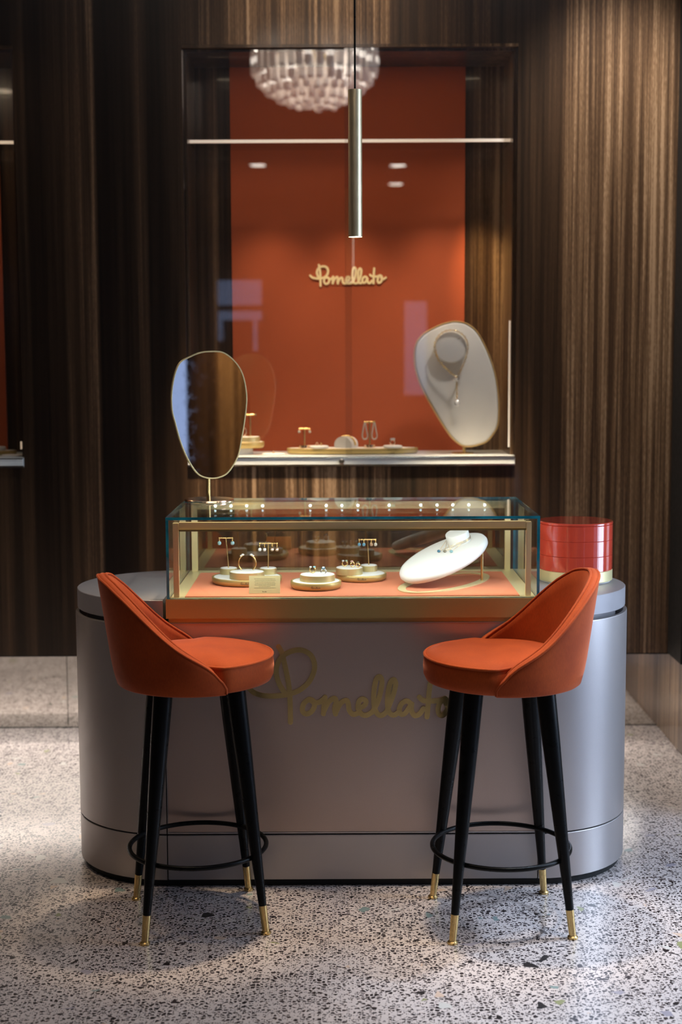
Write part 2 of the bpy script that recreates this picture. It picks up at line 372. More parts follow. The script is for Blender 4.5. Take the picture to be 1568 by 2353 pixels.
# rear wall, far behind the camera, with daylight openings
bm = bmesh.new(); Y0, Y1 = -11.35, -11.2
xs = [-3.2, -1.57, -1.0, 0.82, 1.11, 2.8]
for x0, x1 in ((-3.2, -1.57), (-1.0, 0.82), (1.11, 2.8)): box(bm, x0, x1, Y0, Y1, 0, 3.6)
box(bm, -1.57, -1.0, Y0, Y1, 2.57, 3.6); box(bm, -1.57, -1.0, Y0, Y1, 2.18, 2.25); box(bm, -1.50, -1.12, Y0, Y1, 0, 2.06)
box(bm, -1.57, -1.50, Y0, Y1, 0, 1.80); box(bm, -1.12, -1.06, Y0, Y1, 0, 1.67); box(bm, -1.06, -1.0, Y0, Y1, 0, 2.06)
box(bm, 0.82, 1.11, Y0, Y1, 2.29, 3.6); box(bm, 0.82, 1.11, Y0, Y1, 0, 1.10)
struct('wall_rear', bm, 'plaster')
for i, (a, b_, c, d) in enumerate(((-1.57, -1.0, 1.67, 2.57), (0.82, 1.11, 1.10, 2.29))):
    struct('window_%d' % (i+1), B(a, b_, -11.28, -11.275, c, d), 'pane')
bm = bmesh.new(); box(bm, XRW+0.05, XRW+0.056, -1.65, 0.35, 0, 2.9); box(bm, XRW+0.05, XRW+0.056, -6.7, -5.78, 0, 2.6); struct('window_3', bm, 'pane')
bm = bmesh.new()
for y in (-1.65, -0.70, 0.30): box(bm, XRW+0.02, XRW+0.09, y, y+0.05, 0, 2.9)
box(bm, XRW+0.02, XRW+0.09, -1.60, 0.30, 2.85, 2.9); struct('trim_2', bm, 'black')
# far seam of the floor
struct('trim_3', B(-3.2, XR, 1.845, 1.85, 0.0, 0.002), 'shadow_gap')
struct('trim_4', B(1.298, XR-0.001, 1.28, 1.4995, WZ, 3.6), 'shadow_gap')

# ------------------------------------------------------------------ lettering (strokes in design units, y down)
SIGN = [[(338,188),(350,245),(358,320),(360,400),(360,495)],
 [(207,345),(240,372),(290,386),(345,388),(405,376),(452,345),(475,290),(468,240),(440,214),(402,207),(360,217),(325,247),(308,292),(318,340),(342,384)],
 [(470,375),(435,378),(415,410),(420,450),(447,468),(478,450),(492,412),(480,380),(470,375),(495,393),(522,394),(550,366)],
 [(552,362),(546,415),(545,460)],[(546,450),(572,396),(608,366),(622,386),(618,430),(622,462)],[(624,450),(648,396),(680,378),(692,402),(696,438),(712,460),(740,463)],
 [(742,422),(785,410),(800,382),(782,362),(758,374),(745,412),(757,450),(790,463),(828,455)],
 [(828,455),(862,420),(888,335),(893,255),(873,228),(851,250),(839,330),(845,405),(862,448),(890,463),(920,452)],
 [(920,452),(945,410),(968,340),(974,268),(957,242),(936,264),(926,330),(927,405),(940,448),(966,460),(992,440)],
 [(1062,382),(1042,364),(1010,372),(992,405),(993,440),(1013,456),(1042,438),(1064,386),(1068,425),(1085,458),(1110,455),(1132,425)],
 [(1170,242),(1163,330),(1157,462)],[(1105,336),(1130,354),(1165,361),(1215,362),(1252,348)],
 [(1252,346),(1232,370),(1220,412),(1228,446),(1248,454),(1270,438),(1286,398),(1282,362),(1258,345)],[(1272,378),(1290,398),(1318,396),(1342,378)]]
LOGO = [[(240,160),(262,205),(290,330),(308,440),(314,560),(315,672)],
 [(40,440),(75,470),(125,488),(185,494),(250,490),(310,480),(375,455),(435,405),(470,340),(478,280),(455,220),(405,187),(350,184),(290,207),(247,245),(225,305),(228,365),(252,430),(286,480)],
 [(440,515),(405,545),(395,590),(415,615),(450,605),(475,565),(468,528),(440,515),(478,538),(512,534),(546,506)],
 [(546,502),(539,560),(535,615)],[(537,600),(570,536),(608,510),(620,535),(610,580),(616,617)],[(618,605),(650,545),(688,524),(702,552),(708,592),(732,620),(765,612)],
 [(765,580),(805,563),(820,534),(800,515),(776,527),(766,570),(785,614),(820,627),(862,604)],
 [(862,604),(902,525),(924,425),(922,378),(905,365),(886,390),(873,460),(872,550),(890,610),(920,628),(955,606)],
 [(955,606),(995,505),(1016,425),(1012,393),(1000,387),(981,410),(966,480),(963,560),(976,610),(1005,626),(1036,606)],
 [(1115,546),(1090,530),(1056,550),(1041,590),(1052,620),(1080,614),(1110,570),(1124,546),(1122,592),(1142,629),(1175,620),(1202,582)],
 [(1248,410),(1240,470),(1234,550),(1226,640)],[(1175,505),(1200,528),(1250,532),(1308,528),(1345,515)],
 [(1345,515),(1312,545),(1300,590),(1310,624),(1335,628),(1363,590),(1370,545),(1347,515)],[(1352,548),(1368,570),(1392,573),(1425,560)]]
def lettering(strokes, org, sc, ox, oz, y0, depth, width, k=6):
    """Flat ribbon letters standing on a wall: x = ox+(u-org0)*sc, z = oz-(v-org1)*sc."""
    bm = bmesh.new()
    for si, st in enumerate(strokes):
        P = spline([Vector((ox+(u-org[0])*sc, oz-(v-org[1])*sc, 0)) for u, v in st], k=k)
        w = width/2; inc = width*0.0008
        rings = []
        for i, p in enumerate(P):
            t = (P[min(i+1, len(P)-1)]-P[max(i-1, 0)]).normalized(); nrm = Vector((-t.y, t.x, 0))
            a, b_ = p+nrm*w, p-nrm*w; y1 = y0-depth-inc*(i+0.137*si)
            rings.append([(a.x, y0, a.y), (a.x, y1, a.y), (b_.x, y1, b_.y), (b_.x, y0, b_.y)])
        loops(bm, rings)
        for e, yc in ((P[0], y0-depth-inc*(0.137*si-0.61)), (P[-1], y0-depth-inc*(len(P)+0.137*si-0.41))):
            c = [(e.x+w*math.cos(2*PI*j/14), e.y+w*math.sin(2*PI*j/14)) for j in range(14)]
            extrude_xz(bm, c, y0, yc)
    return bm

# ------------------------------------------------------------------ wall display cases
def display_case(x0, x1, red0, red1, label, left=False):
    t = thing('wall_display_case', label, 'display case', ((x0+x1)/2, 1.5, NZ0-0.04)); ox, oy, oz = t.location
    def P(name, bm, mats, **kw):
        bmesh.ops.translate(bm, verts=bm.verts, vec=(-ox, -oy, -oz)); return obj(name, bm, mats, t, **kw)
    bm = bmesh.new(); g = 0.001
    box(bm, x0+g, x1-g, 1.83, 1.842, NZ0, NZ1-g); box(bm, x0+g, x0+0.014, 1.535, 1.83, NZ0, NZ1-g)
    box(bm, x1-0.014, x1-g, 1.535, 1.83, NZ0, NZ1-g); box(bm, x0+0.014, x1-0.014, 1.535, 1.83, NZ1-0.02, NZ1-g)
    P('carcass', bm, 'wood_dark')['label'] = 'dark walnut lining of the niche'
    P('fabric_panel', B(red0, red1, 1.818, 1.83, NZ0, NZ1-0.021), 'red')['label'] = 'burnt orange fabric back panel'
    sh = P('shelf', B(x0+g, x1-g, 1.488, 1.83, NZ0-0.038, NZ0), 'alu', bevel=0.002); sh['label'] = 'satin aluminium shelf'
    bm = bmesh.new(); box(bm, x0+g, x1-g, 1.484, 1.488, NZ0-0.006, NZ0-0.001); box(bm, x0+g, x1-g, 1.484, 1.488, NZ0-0.038, NZ0-0.031)
    P('shelf_lip', bm, 'silver')
    if not left:
        lk = P('lock', lathe(bmesh.new(), [(0.011, 0), (0.011, 0.008), (0.008, 0.009), (0.0075, 0.006)], n=24), 'silver', smooth=40)
        lk.data.transform(Matrix.Translation((ox, oy, oz)))
        lk.data.transform(Matrix.Translation((0.004-ox, 1.488-oy, 1.154-oz)) @ Matrix.Rotation(PI/2, 4, 'X'))
        lk['label'] = 'round steel key lock'
    # glass shelf; its front edge glows to stand in for caught light
    P('glass_shelf', B(x0+0.015, x1-0.015, 1.602, 1.80, 2.394, 2.404), 'pane')
    P('shelf_edge_glow', B(x0+0.015, x1-0.015, 1.596, 1.602, 2.393, 2.405), 'glowline')['label'] = 'thin glowing line of light'
    xm = (x0+x1)/2
    P('sliding_glass', B(x0+g, xm+0.004, 1.515, 1.521, NZ0+0.001, NZ1-0.002), 'pane')
    P('sliding_glass', B(xm-0.022, x1-g, 1.500, 1.506, NZ0+0.001, NZ1-0.002), 'pane')
    bm = bmesh.new(); box(bm, x0+g, x1-g, 1.497, 1.524, NZ1-0.012, NZ1-g); P('glass_track', bm, 'wood_dark')
    # warm light strips in the front corners
    P('corner_light', B(x1-0.022, x1-0.016, 1.54, 1.548, NZ0+0.03, NZ0+0.06 if left else 1.70), 'glowline')
    if not left:
        bm = lettering(SIGN, (338, 345), 0.000272, -0.086, 1.893, 1.818, 0.005, 0.0092)
        P('lettering', bm, 'sign')['label'] = 'pale gold script lettering on the orange panel'
    return t
display_case(N0, N1, -0.442, 0.510, 'tall walnut wall niche with orange back panel and gold script behind sliding glass')
display_case(LN0, LN1, -2.4, -1.381, 'wall niche cut off by the left edge of the photo', left=True)

# ------------------------------------------------------------------ counter
CX0, CX1, CY, CR = -0.518, 0.579, 0.3035, 0.3045
def half(cx, sgn, r, z, n=28):
    a0 = PI/2 if sgn < 0 else -PI/2
    return [(cx+r*math.cos(a0+PI*i/n), CY+r*math.sin(a0+PI*i/n), z) for i in range(n+1)]
cnt = thing('display_counter', 'silver grey stadium shaped shop counter with large gold script on its front', 'counter', (0.03, 0.30, 0))
def C(name, bm, mats, **kw):
    bmesh.ops.translate(bm, verts=bm.verts, vec=(-0.03, -0.30, 0)); return obj(name, bm, mats, cnt, **kw)
C('front_panel', B(CX0+0.0045, CX1-0.0045, CY-CR+0.0025, CY+CR-0.001, 0.166, 0.790), 'taupe', bevel=0.0008)['label'] = 'taupe satin front panel'
bm = bmesh.new(); y0, y1 = CY-CR+0.0005, CY-CR+0.012
box(bm, CX0+0.0025, CX1-0.0025, y0, y1, 0.162, 0.1655); box(bm, CX0+0.0025, CX1-0.0025, y0, y1, 0.7905, 0.792)
box(bm, CX0+0.0025, CX0+0.0040, y0, y1, 0.1655, 0.7905); box(bm, CX1-0.0040, CX1-0.0025, y0, y1, 0.1655, 0.7905)
C('panel_frame', bm, 'counter')
C('plinth_panel', B(CX0+0.0025, CX1-0.0025, CY-CR, CY+CR, 0.022, 0.157), 'counter', bevel=0.0015)
bm = bmesh.new()
r = CR-0.012
st = [(p[0], p[1]) for p in half(CX0, -1, r, 0)] + [(p[0], p[1]) for p in half(CX1, 1, r, 0)]
loops(bm, [[(x, y, z) for x, y in st] for z in (0.0, 0.745)])
C('core', bm, 'shadow_gap')['label'] = 'black recessed toe kick'
for cx, sg in ((CX0-0.0005*1, -1), (CX1+0.0005, 1)):
    bm = bmesh.new(); loops(bm, [half(cx, sg, CR, 0.162), half(cx, sg, CR, 0.785), half(cx, sg, CR-0.0015, 0.787), half(cx, sg, CR-0.011, 0.787), half(cx, sg, CR-0.012, 0.785), half(cx, sg, CR-0.012, 0.752)])
    C('end_panel', bm, 'counter', smooth=35)
    bm = bmesh.new(); loops(bm, [half(cx, sg, CR, 0.022), half(cx, sg, CR, 0.1555), half(cx, sg, CR-0.0015, 0.157)])
    C('plinth_panel', bm, 'counter', smooth=35)
    bm = bmesh.new(); loops(bm, [half(cx, sg, CR-0.035, 0.7525), half(cx, sg, CR-0.035, 0.800), half(cx, sg, CR-0.008, 0.800), half(cx, sg, CR-0.006, 0.802), half(cx, sg, CR-0.006, 0.857), half(cx, sg, CR-0.0075, 0.8585)])
    C('end_top', bm, 'counter_top', smooth=35)['label'] = 'matt grey raised top'
bm = lettering(LOGO, (315, 672), 0.001273/2.9037, -0.1505, 0.497, CY-CR+0.0025, 0.0020, 0.0150)
C('lettering', bm, 'logo')['label'] = 'polished gold script lettering'

# ------------------------------------------------------------------ glass showcase on the counter
G0, G1, GY0, GY1, GZ0, GZ1 = -0.506, 0.574, 0.0, 0.572, 0.863, 1.101
case = thing('glass_showcase', 'glass jewellery showcase with brass base standing on the counter', 'showcase', (0.034, 0.286, 0.7925))
def K(name, bm, mats, parent=None, **kw):
    bmesh.ops.translate(bm, verts=bm.verts, vec=(-0.034, -0.286, -0.7925)); return obj(name, bm, mats, parent or case, **kw)
bm = bmesh.new(); box(bm, G0-0.003, G1+0.001, -0.0035, GY1+0.004, 0.806, GZ0-0.0006)
box(bm, G0+0.004, G1-0.004, 0.004, GY1, 0.7925, 0.806)
K('base', bm, 'brass_x')['label'] = 'brushed brass base'
K('deck', B(G0+0.010, G1-0.010, 0.010, GY1-0.010, GZ0-0.001, GZ0+0.001), 'champagne')['label'] = 'pale brass border of the floor'
K('felt', B(-0.456, 0.520, 0.022, 0.494, GZ0+0.001, 0.866), 'felt')['label'] = 'coral felt floor'
T = 0.008
def sheet(x0, x1, y0, y1, z0, z1, axis, mat, name='glass_pane'):
    bm = B(x0, x1, y0, y1, z0, z1)
    bm.normal_update()
    for f in bm.faces:
        f.material_index = 0 if abs(f.normal[axis]) > 0.9 else 1
    return K(name, bm, [mat, 'edge'])
e = 0.0004
sheet(G0, G0+T, GY0, GY1, GZ0, GZ1-T-e, 0, 'vitrine'); sheet(G1-T, G1, GY0, GY1, GZ0, GZ1-T-e, 0, 'vitrine')
sheet(G0, G1, GY0, GY1, GZ1-T, GZ1, 2, 'vitrine'); sheet(G0+T+e, G1-T-e, GY0+0.001, GY0+0.001+T, GZ0, GZ1-T-e, 1, 'vitrine')
sheet(-0.470, 0.534, 0.5560, 0.5610, GZ0+0.001, GZ1-T-e, 1, 'rearpane', 'rear_glass')
bm = bmesh.new()
K('front_rail', B(-0.470, 0.536, 0.020, 0.034, 1.063, 1.084), 'railgold', bevel=0.0008)
K('front_rail_lip', B(-0.470, 0.536, 0.016, 0.034, 1.058, 1.063), 'gold')
rr = K('rear_rail', B(-0.468, 0.534, 0.535, 0.548, 1.068, 1.0915), 'champagne')
for x0, x1 in ((-0.488, -0.472), (0.5365, 0.552)): K('front_post', B(x0, x1, 0.020, 0.034, GZ0+0.001, 1.082), 'railgold', bevel=0.0008)
for x0, x1 in ((-0.4885, -0.4695), (0.535, 0.553)): K('rear_post', B(x0, x1, 0.536, 0.552, GZ0+0.001, 1.0925), 'champagne', bevel=0.0008)
for x in (-0.409, -0.358, -0.307, -0.255, -0.1, -0.048, 0.003, 0.055, 0.157, 0.26, 0.313, 0.364, 0.416, 0.468):
    bm = sphere(bmesh.new(), (x, 0.5345, 1.079), 0.0040); K('light_point', bm, 'led')['label'] = 'bright white light point'

# ------------------------------------------------------------------ velvet bar stools
def make_stool(loc, rz, label):
    t = thing('bar_stool', label, 'bar stool', loc, rz, 'velvet bar stools at the counter')
    ZB = 0.675
    key = [(a*106/118, h_) for a, h_ in ((0, .982), (22, .970), (40, .933), (55, .886), (68, .842), (80, .806), (92, .780), (102, .760), (110, .737), (115, .714), (118, .690))]
    def h(th):
        a = abs(th)
        for (a0, h0), (a1, h1) in zip(key, key[1:]):
            if a <= a1:
                u = (a-a0)/(a1-a0); return h0+(h1-h0)*u
        return key[-1][1]
    def smooth_h(th): return sum(h(max(-106, min(106, th+d)))*w for d, w in ((-6, .2), (0, .6), (6, .2)))
    def Rout(th, z):
        fl = 0.050*max(0.0, math.cos(math.radians(th*0.75)))
        u = (z-ZB)/0.305; return 0.213+fl*u+0.006*min(1, u*6)*(1-min(1, u))
    def pt(th, r, z):
        a = PI+math.radians(th); return Vector((r*math.cos(a), r*math.sin(a), z))
    ths = [-106+212*i/72 for i in range(73)]
    rings = []; rim_o = []; rim_i = []
    for th in ths:
        H = smooth_h(th); TH = 0.030+0.010*max(0, math.cos(math.radians(th)))*0
        pr = []
        for k in range(9):
            z = ZB+0.004+(H-0.012-ZB-0.004)*k/8; pr.append((Rout(th, z), z))
        ro = Rout(th, H)
        pr += [(ro-0.0015, H-0.010), (ro-0.006, H-0.0035), (ro-0.013, H), (ro-0.020, H-0.001), (ro-0.026, H-0.005)]
        for k in range(9):
            z = (H-0.012)-(H-0.012-ZB-0.004)*k/8; pr.append((Rout(th, z)-TH, z))
        pr += [(0.213-TH+0.004, ZB), (0.213-0.004, ZB)]
        rings.append([pt(th, r_, z) for r_, z in pr])
        rim_o.append(pt(th, ro-0.003, H-0.006)); rim_i.append(pt(th, ro-0.0255, H-0.003))
    bm = bmesh.new(); loops(bm, rings)
    sh = obj('backrest', bm, 'velvet', t, smooth=60)
    bm = bmesh.new()
    for path, th in ((rim_o, 1), (rim_i, 1)):
        a, z = path[0], path[-1]
        p = [Vector((a.x, a.y, ZB+0.004))]+path+[Vector((z.x, z.y, ZB+0.004))]
        tube(bm, p, 0.0038, 8)
    obj('piping', bm, 'velvet', sh, smooth=60)
    # seat cushion
    n = 72; prof = [(0.90, ZB+0.001), (0.965, ZB+0.006), (0.995, .695), (1.0, .715), (0.995, .735), (0.982, .745), (0.955, .7515), (0.80, .762), (0.5, .770), (0.2, .772)]
    def rs(a):
        d = abs(((math.degrees(a)-180+180) % 360)-180)      # angle from the back
        u = max(0, min(1, (d-93)/14)); u = u*u*(3-2*u); return 0.1815+(0.2165-0.1815)*u
    rings = [[Vector((rs(2*PI*i/n)*f*math.cos(2*PI*i/n), rs(2*PI*i/n)*f*math.sin(2*PI*i/n), z)) for i in range(n)] for f, z in prof]
    bm = bmesh.new(); loops(bm, rings)
    st = obj('seat', bm, 'velvet', t, smooth=60)
    bm = bmesh.new(); tube(bm, [Vector((rs(2*PI*i/n)*0.982*math.cos(2*PI*i/n), rs(2*PI*i/n)*0.982*math.sin(2*PI*i/n), .7475)) for i in range(n)], 0.0042, 8, closed=True)
    obj('piping', bm, 'velvet', st, smooth=60)
    obj('seat_pan', lathe(bmesh.new(), [(0.145, 0.671), (0.150, 0.672), (0.150, ZB+0.0008)], n=48), 'black', t, smooth=40)
    for sx in (1, -1):
        for sy in (1, -1):
            top = Vector((sx*0.097, sy*0.097, 0.674)); ft = Vector((sx*0.164, sy*0.164, 0.0)); d = (ft-top)
            f = lambda u: top+d*u
            u1 = 1-0.078/0.674
            lg = obj('leg', tube(bmesh.new(), [f(0), f(0.2), f(0.6), f(u1)], [0.0265, 0.0245, 0.0170, 0.0108], 24), 'black', t, smooth=40)
            b2 = tube(bmesh.new(), [f(u1), f(0.988)], [0.0112, 0.0095], 20)
            fr = obj('ferrule', b2, 'brass', lg, smooth=40); fr['label'] = 'brass ferrule'
            bm = bmesh.new(); lathe(bm, [(0.0130, 0.0), (0.0142, 0.002), (0.0142, 0.006), (0.011, 0.009)], (ft.x-d.x*0.004, ft.y-d.y*0.004), 20)
            obj('foot', bm, 'brass', lg, smooth=40)
    rp = [Vector((0.190*math.cos(2*PI*i/72), 0.190*math.sin(2*PI*i/72), 0.207)) for i in range(72)]
    obj('foot_ring', tube(bmesh.new(), rp, 0.0068, 10, closed=True), 'black', t, smooth=60)
    return t
make_stool((-0.403, -0.222, 0), math.radians(12.0), 'orange velvet bar stool with its back on the left, left of the gold script')
make_stool((0.440, -0.241, 0), PI+math.radians(5.5), 'orange velvet bar stool with its back on the right, in front of the red box')

# ------------------------------------------------------------------ pendant lamp
t = thing('pendant_lamp', 'slim brass tube pendant lamp hanging over the glass showcase', 'lamp', (0.047, 0.28, 1.918))
bm = bmesh.new(); n = 40
rings = []
for z in (0.0, 0.432):
    rings.append([((0.0208+0.0)*math.cos(2*PI*i/n), (0.0208+0.0)*math.sin(2*PI*i/n), z) for i in range(n)])
loops(bm, rings, cap0=False)
obj('tube', bm, 'lampbrass', t, smooth=60)
obj('cord', tube(bmesh.new(), [(0, 0, 0.432), (0, 0, 1.67)], 0.0030, 10), 'black', t, smooth=60)
obj('ceiling_rose', lathe(bmesh.new(), [(0.05, 1.658), (0.05, 1.681)], n=32), 'black', t, smooth=40)
obj('lens', lathe(bmesh.new(), [(0.0195, 0.0015), (0.0195, 0.004)], n=32), 'lens_small', t)['label'] = 'glowing white lens'
spot('pendant_beam', (0.047, 0.28, 1.908), (0.047, 0.27, 0.9), 12.5, (1.0, 0.96, 0.86), 100, 0.8, 0.02)

# ------------------------------------------------------------------ table mirror
MO = [(-0.3984, 1.5805), (-0.4426, 1.5777), (-0.4796, 1.5632), (-0.5094, 1.5451), (-0.5266, 1.5066), (-0.5368, 1.4515), (-0.537, 1.3962), (-0.5274, 1.3519), (-0.5135, 1.2963), (-0.4957, 1.2479), (-0.4741, 1.2069), (-0.4522, 1.1826), (-0.4226, 1.1732), (-0.3928, 1.1749), (-0.3666, 1.1878), (-0.344, 1.2175), (-0.3287, 1.2509), (-0.3189, 1.2991), (-0.3109, 1.3435), (-0.3037, 1.3952), (-0.3017, 1.4395), (-0.3092, 1.491), (-0.3235, 1.5278), (-0.3471, 1.5572), (-0.3727, 1.5756)]
YAW = math.radians(17)
mc = (-0.423, 0.475)
t = thing('table_mirror', 'pebble shaped table mirror on a thin brass stem on the showcase', 'mirror', (mc[0], mc[1], GZ1))
obj('base', lathe(bmesh.new(), [(0.076, 0.0005), (0.079, 0.0015), (0.079, 0.0062), (0.0775, 0.0075)], n=56), 'rose', t, smooth=40)
obj('stem', tube(bmesh.new(), [(-0.003, 0.012, 0.0075), (-0.003, 0.012, 0.30)], 0.0068, 20), 'brass', t, smooth=50)
out = spline([((x-mc[0])/math.cos(YAW), z-GZ1, 0) for x, z in MO], True, 4); out = [(p.x, p.y) for p in out]
def yawed(bm): bmesh.ops.rotate(bm, verts=bm.verts, cent=(0, 0, 0), matrix=Matrix.Rotation(YAW, 3, 'Z')); return bm
i1 = inset(out, 0.0035); i2 = inset(out, 0.0045)
bm = bmesh.new()
loops(bm, [[(p[0], 0.004, p[1]) for p in inset(out, 0.004)], [(p[0], 0.001, p[1]) for p in out], [(p[0], -0.009, p[1]) for p in out], [(p[0], -0.0105, p[1]) for p in inset(out, 0.0012)], [(p[0], -0.0105, p[1]) for p in i1], [(p[0], -0.008, p[1]) for p in i2]], cap1=False)
obj('frame', yawed(bm), 'champagne', t, smooth=50)
bm = bmesh.new(); loops(bm, [[(p[0], -0.004, p[1]) for p in i1], [(p[0], -0.0085, p[1]) for p in i1]])
obj('mirror_glass', yawed(bm), 'mirror', t)['label'] = 'silvered glass'

# ------------------------------------------------------------------ red lacquer box
t = thing('jewellery_box', 'round stacked red lacquer box with brass foot on the right counter top', 'box', (0.735, 0.355, 0.8585))
R_ = 0.1155
def ring_(name, z0, z1, r, mat, ch=0.0012, lab=None):
    o = obj(name, lathe(bmesh.new(), [(r-ch*1.5, z0), (r, z0+ch), (r, z1-ch), (r-ch*1.5, z1)], n=72), mat, t, smooth=25)
    if lab: o['label'] = lab
ring_('foot', 0.0, 0.005, R_-0.006, 'white'); ring_('base', 0.005, 0.0385, R_, 'champagne', lab='brushed pale brass base')
for z0, z1 in ((0.0385, 0.0855), (0.0855, 0.1335), (0.1335, 0.1810)): ring_('tier', z0, z1, R_, 'lacquer')
ring_('lid', 0.1810, 0.1895, R_+0.0005, 'lacquer', 0.002)

# ------------------------------------------------------------------ jewellery displays
def tray(name, label, c, a, b, z, hgt, group=None, rot=0.0, mat='brass_x', rim=0.006):
    t = thing(name, label, 'tray', (c[0], c[1], z), rot, group)
    n = 64
    def el(da, zz): return [((a-da)*math.cos(2*PI*i/n), (b-da)*math.sin(2*PI*i/n), zz) for i in range(n)]
    bm = bmesh.new(); q = hgt*0.45
    loops(bm, [el(0.014, 0.0), el(0.007, 0.0012), el(0.0025, q*0.5), el(0, q), el(0, hgt-0.001), el(0.001, hgt), el(rim-0.001, hgt), el(rim, hgt-0.002)])
    obj('rim', bm, mat, t, smooth=50)
    obj('pad', lathe(bmesh.new(), [(1, hgt-0.002), (1, hgt-0.0005), (0.985, hgt)], n=n, sx=a-rim-0.0005, sy=b-rim-0.0005), 'white', t, smooth=50)['label'] = 'white pad'
    return t
def riser(label, c, a, b, z, hgt, group=None, mat='palegold'):
    t = thing('display_riser', label, 'riser', (c[0], c[1], z), 0, group)
    obj('band', lathe(bmesh.new(), [(1, 0), (1, hgt-0.0005), (0.97, hgt)], n=56, sx=a, sy=b), mat, t, smooth=40)
    obj('pad', lathe(bmesh.new(), [(0.955, hgt), (0.955, hgt+0.0008), (0.93, hgt+0.0012)], n=56, sx=a, sy=b), 'white', t, smooth=40)
    return t
def t_stand(label, c, r, z, bh, ztop, bar, lean=(0, 0), post=0.0018, rz=0.0, group=None, basemat='palegold', white=True):
    """Little T shaped earring stand; returns the world positions of the bar ends."""
    t = thing('earring_stand', label, 'stand', (c[0], c[1], z), rz, group)
    obj('base', lathe(bmesh.new(), [(r, 0), (r, bh-0.0005), (r-0.001, bh)], n=40), basemat, t, smooth=40)
    if white: obj('pad', lathe(bmesh.new(), [(r-0.0015, bh), (r-0.0018, bh+0.001), (r-0.003, bh+0.0013)], n=40), 'white', t, smooth=40)
    H = ztop-z; p0 = Vector((0, 0, bh)); p1 = Vector((lean[0], lean[1], H))
    obj('post', tube(bmesh.new(), [p0, p1], post, 12), 'brass', t, smooth=60)
    a = p1+Vector((-bar/2, 0, 0.0)); b = p1+Vector((bar/2, 0, 0.0))
    obj('bar', tube(bmesh.new(), [a, b], post*1.15, 12), 'brass', t, smooth=60)
    return Vector((c[0]+lean[0], c[1]+lean[1], ztop))
def drop(p, label, stone, group, s=1.0, hook=0.012, hookmat='gold'):
    """Drop earring hanging in front of the bar at p."""
    t = thing('drop_earring', label, 'earring', (p[0], p[1], p[2]), 0, group)
    bm = bmesh.new(); sphere(bm, (0, -0.0032, 0.0006), 0.0022*s); tube(bm, [(0, -0.0034, 0), (0, -0.0036, -hook*s)], 0.0013*s, 8)
    for k in range(3): sphere(bm, (0, -0.0040, -0.003-0.003*k*s), 0.0015*s, u=8, v=6)
    obj('hook', bm, hookmat, t, smooth=60)
    bm = bmesh.new(); lathe(bm, [(0.0015, 0), (0.0048, -0.002), (0.0058, -0.006), (0.0046, -0.0100), (0.0018, -0.0115)], n=12)
    bmesh.ops.scale(bm, verts=bm.verts, vec=(s, s, s)); bmesh.ops.translate(bm, verts=bm.verts, vec=(0, -0.0036, -hook*s))
    obj('stone', bm, stone, t, smooth=25)
    return t
def stone_ring(name, label, c, z, R, stones, metal='gold', group=None, rz=0.0, split=False):
    """Upright ring; stones = (dx, material, size) sitting on top."""
    t = thing(name, label, 'ring', (c[0], c[1], z), rz, group)
    bm = bmesh.new()
    a0, a1 = (PI*0.5+0.42, PI*2.5-0.42) if split else (PI/2, PI*2.5)
    P = [Vector((R*math.cos(a0+(a1-a0)*i/36), 0, R+0.0016+R*math.sin(a0+(a1-a0)*i/36))) for i in range(37)]
    tube(bm, P if split else P[:-1], 0.0017, 8, closed=not split)
    obj('band', bm, metal, t, smooth=60)
    for dx, m, s in stones:
        bm = bmesh.new(); zt = 2*R+0.001 if not split else R+math.sqrt(max(0, R*R-dx*dx))+0.001
        lathe(bm, [(0.5*s, zt), (0.95*s, zt+0.45*s), (1.0*s, zt+0.8*s), (0.75*s, zt+1.25*s), (0.3*s, zt+1.35*s)], (dx, 0), 12)
        obj('stone', bm, m, t, smooth=25)
    return t
ZF = 0.866
tray('display_tray', 'large oval brass tray with white pad at the left of the showcase', (-0.2915, 0.280), 0.108, 0.100, ZF, 0.0215, 'brass trays in the showcase')
tray('display_tray', 'small oval brass tray front and middle of the showcase', (-0.0765, 0.172), 0.0765, 0.075, ZF, 0.0235, 'brass trays in the showcase')
tray('display_tray', 'oval brass tray behind the middle one, carrying the four drop stand with blue stones', (0.0625, 0.335), 0.079, 0.077, ZF, 0.0215, 'brass trays in the showcase')
ZT = ZF+0.0217
riser('oval white riser under the gold bangle', (-0.288, 0.228), 0.0535, 0.044, ZT, 0.021)
riser('oval white riser under the ring with the deep blue stone', (-0.0720, 0.170), 0.0530, 0.050, ZF+0.0237, 0.0185)
riser('oval white riser under the pink stone ring', (0.0250, 0.312), 0.0420, 0.042, ZT, 0.020)
def logo_on(o, x, y, z, s, mat='ink'):
    bm = lettering(SIGN, (338, 345), s, x, z, y, 0.0002, 0.0011, k=3)
    return bm
A1 = t_stand('thin T stand with two pale blue drops, leftmost in the showcase', (-0.352, 0.326), 0.027, ZT, 0.018, 1.000, 0.043, lean=(-0.007, 0))
for s, w in ((-1, 'left'), (1, 'right')): drop((A1.x+s*0.0205, A1.y, A1.z), 'pale blue drop earring on the %s end of the leftmost two drop stand' % w, 'aqua', 'pale blue drops', 1.08, 0.0085)
A2 = t_stand('T stand with four pale drops, right of the gold bangle', (-0.228, 0.322), 0.0265, ZT, 0.018, 0.983, 0.057, lean=(0.001, 0))
for i, (dx, m) in enumerate(((-0.0265, 'milk'), (-0.0115, 'milk'), (0.0125, 'amber'), (0.0275, 'amber'))):
    drop((A2.x+dx, A2.y, A2.z), ['milky drop earring at the left end', 'milky drop earring second from left', 'honey drop earring third from left', 'honey drop earring at the right end'][i]+' of the stand beside the bangle', m, 'drops beside the bangle', 1.0, 0.013)
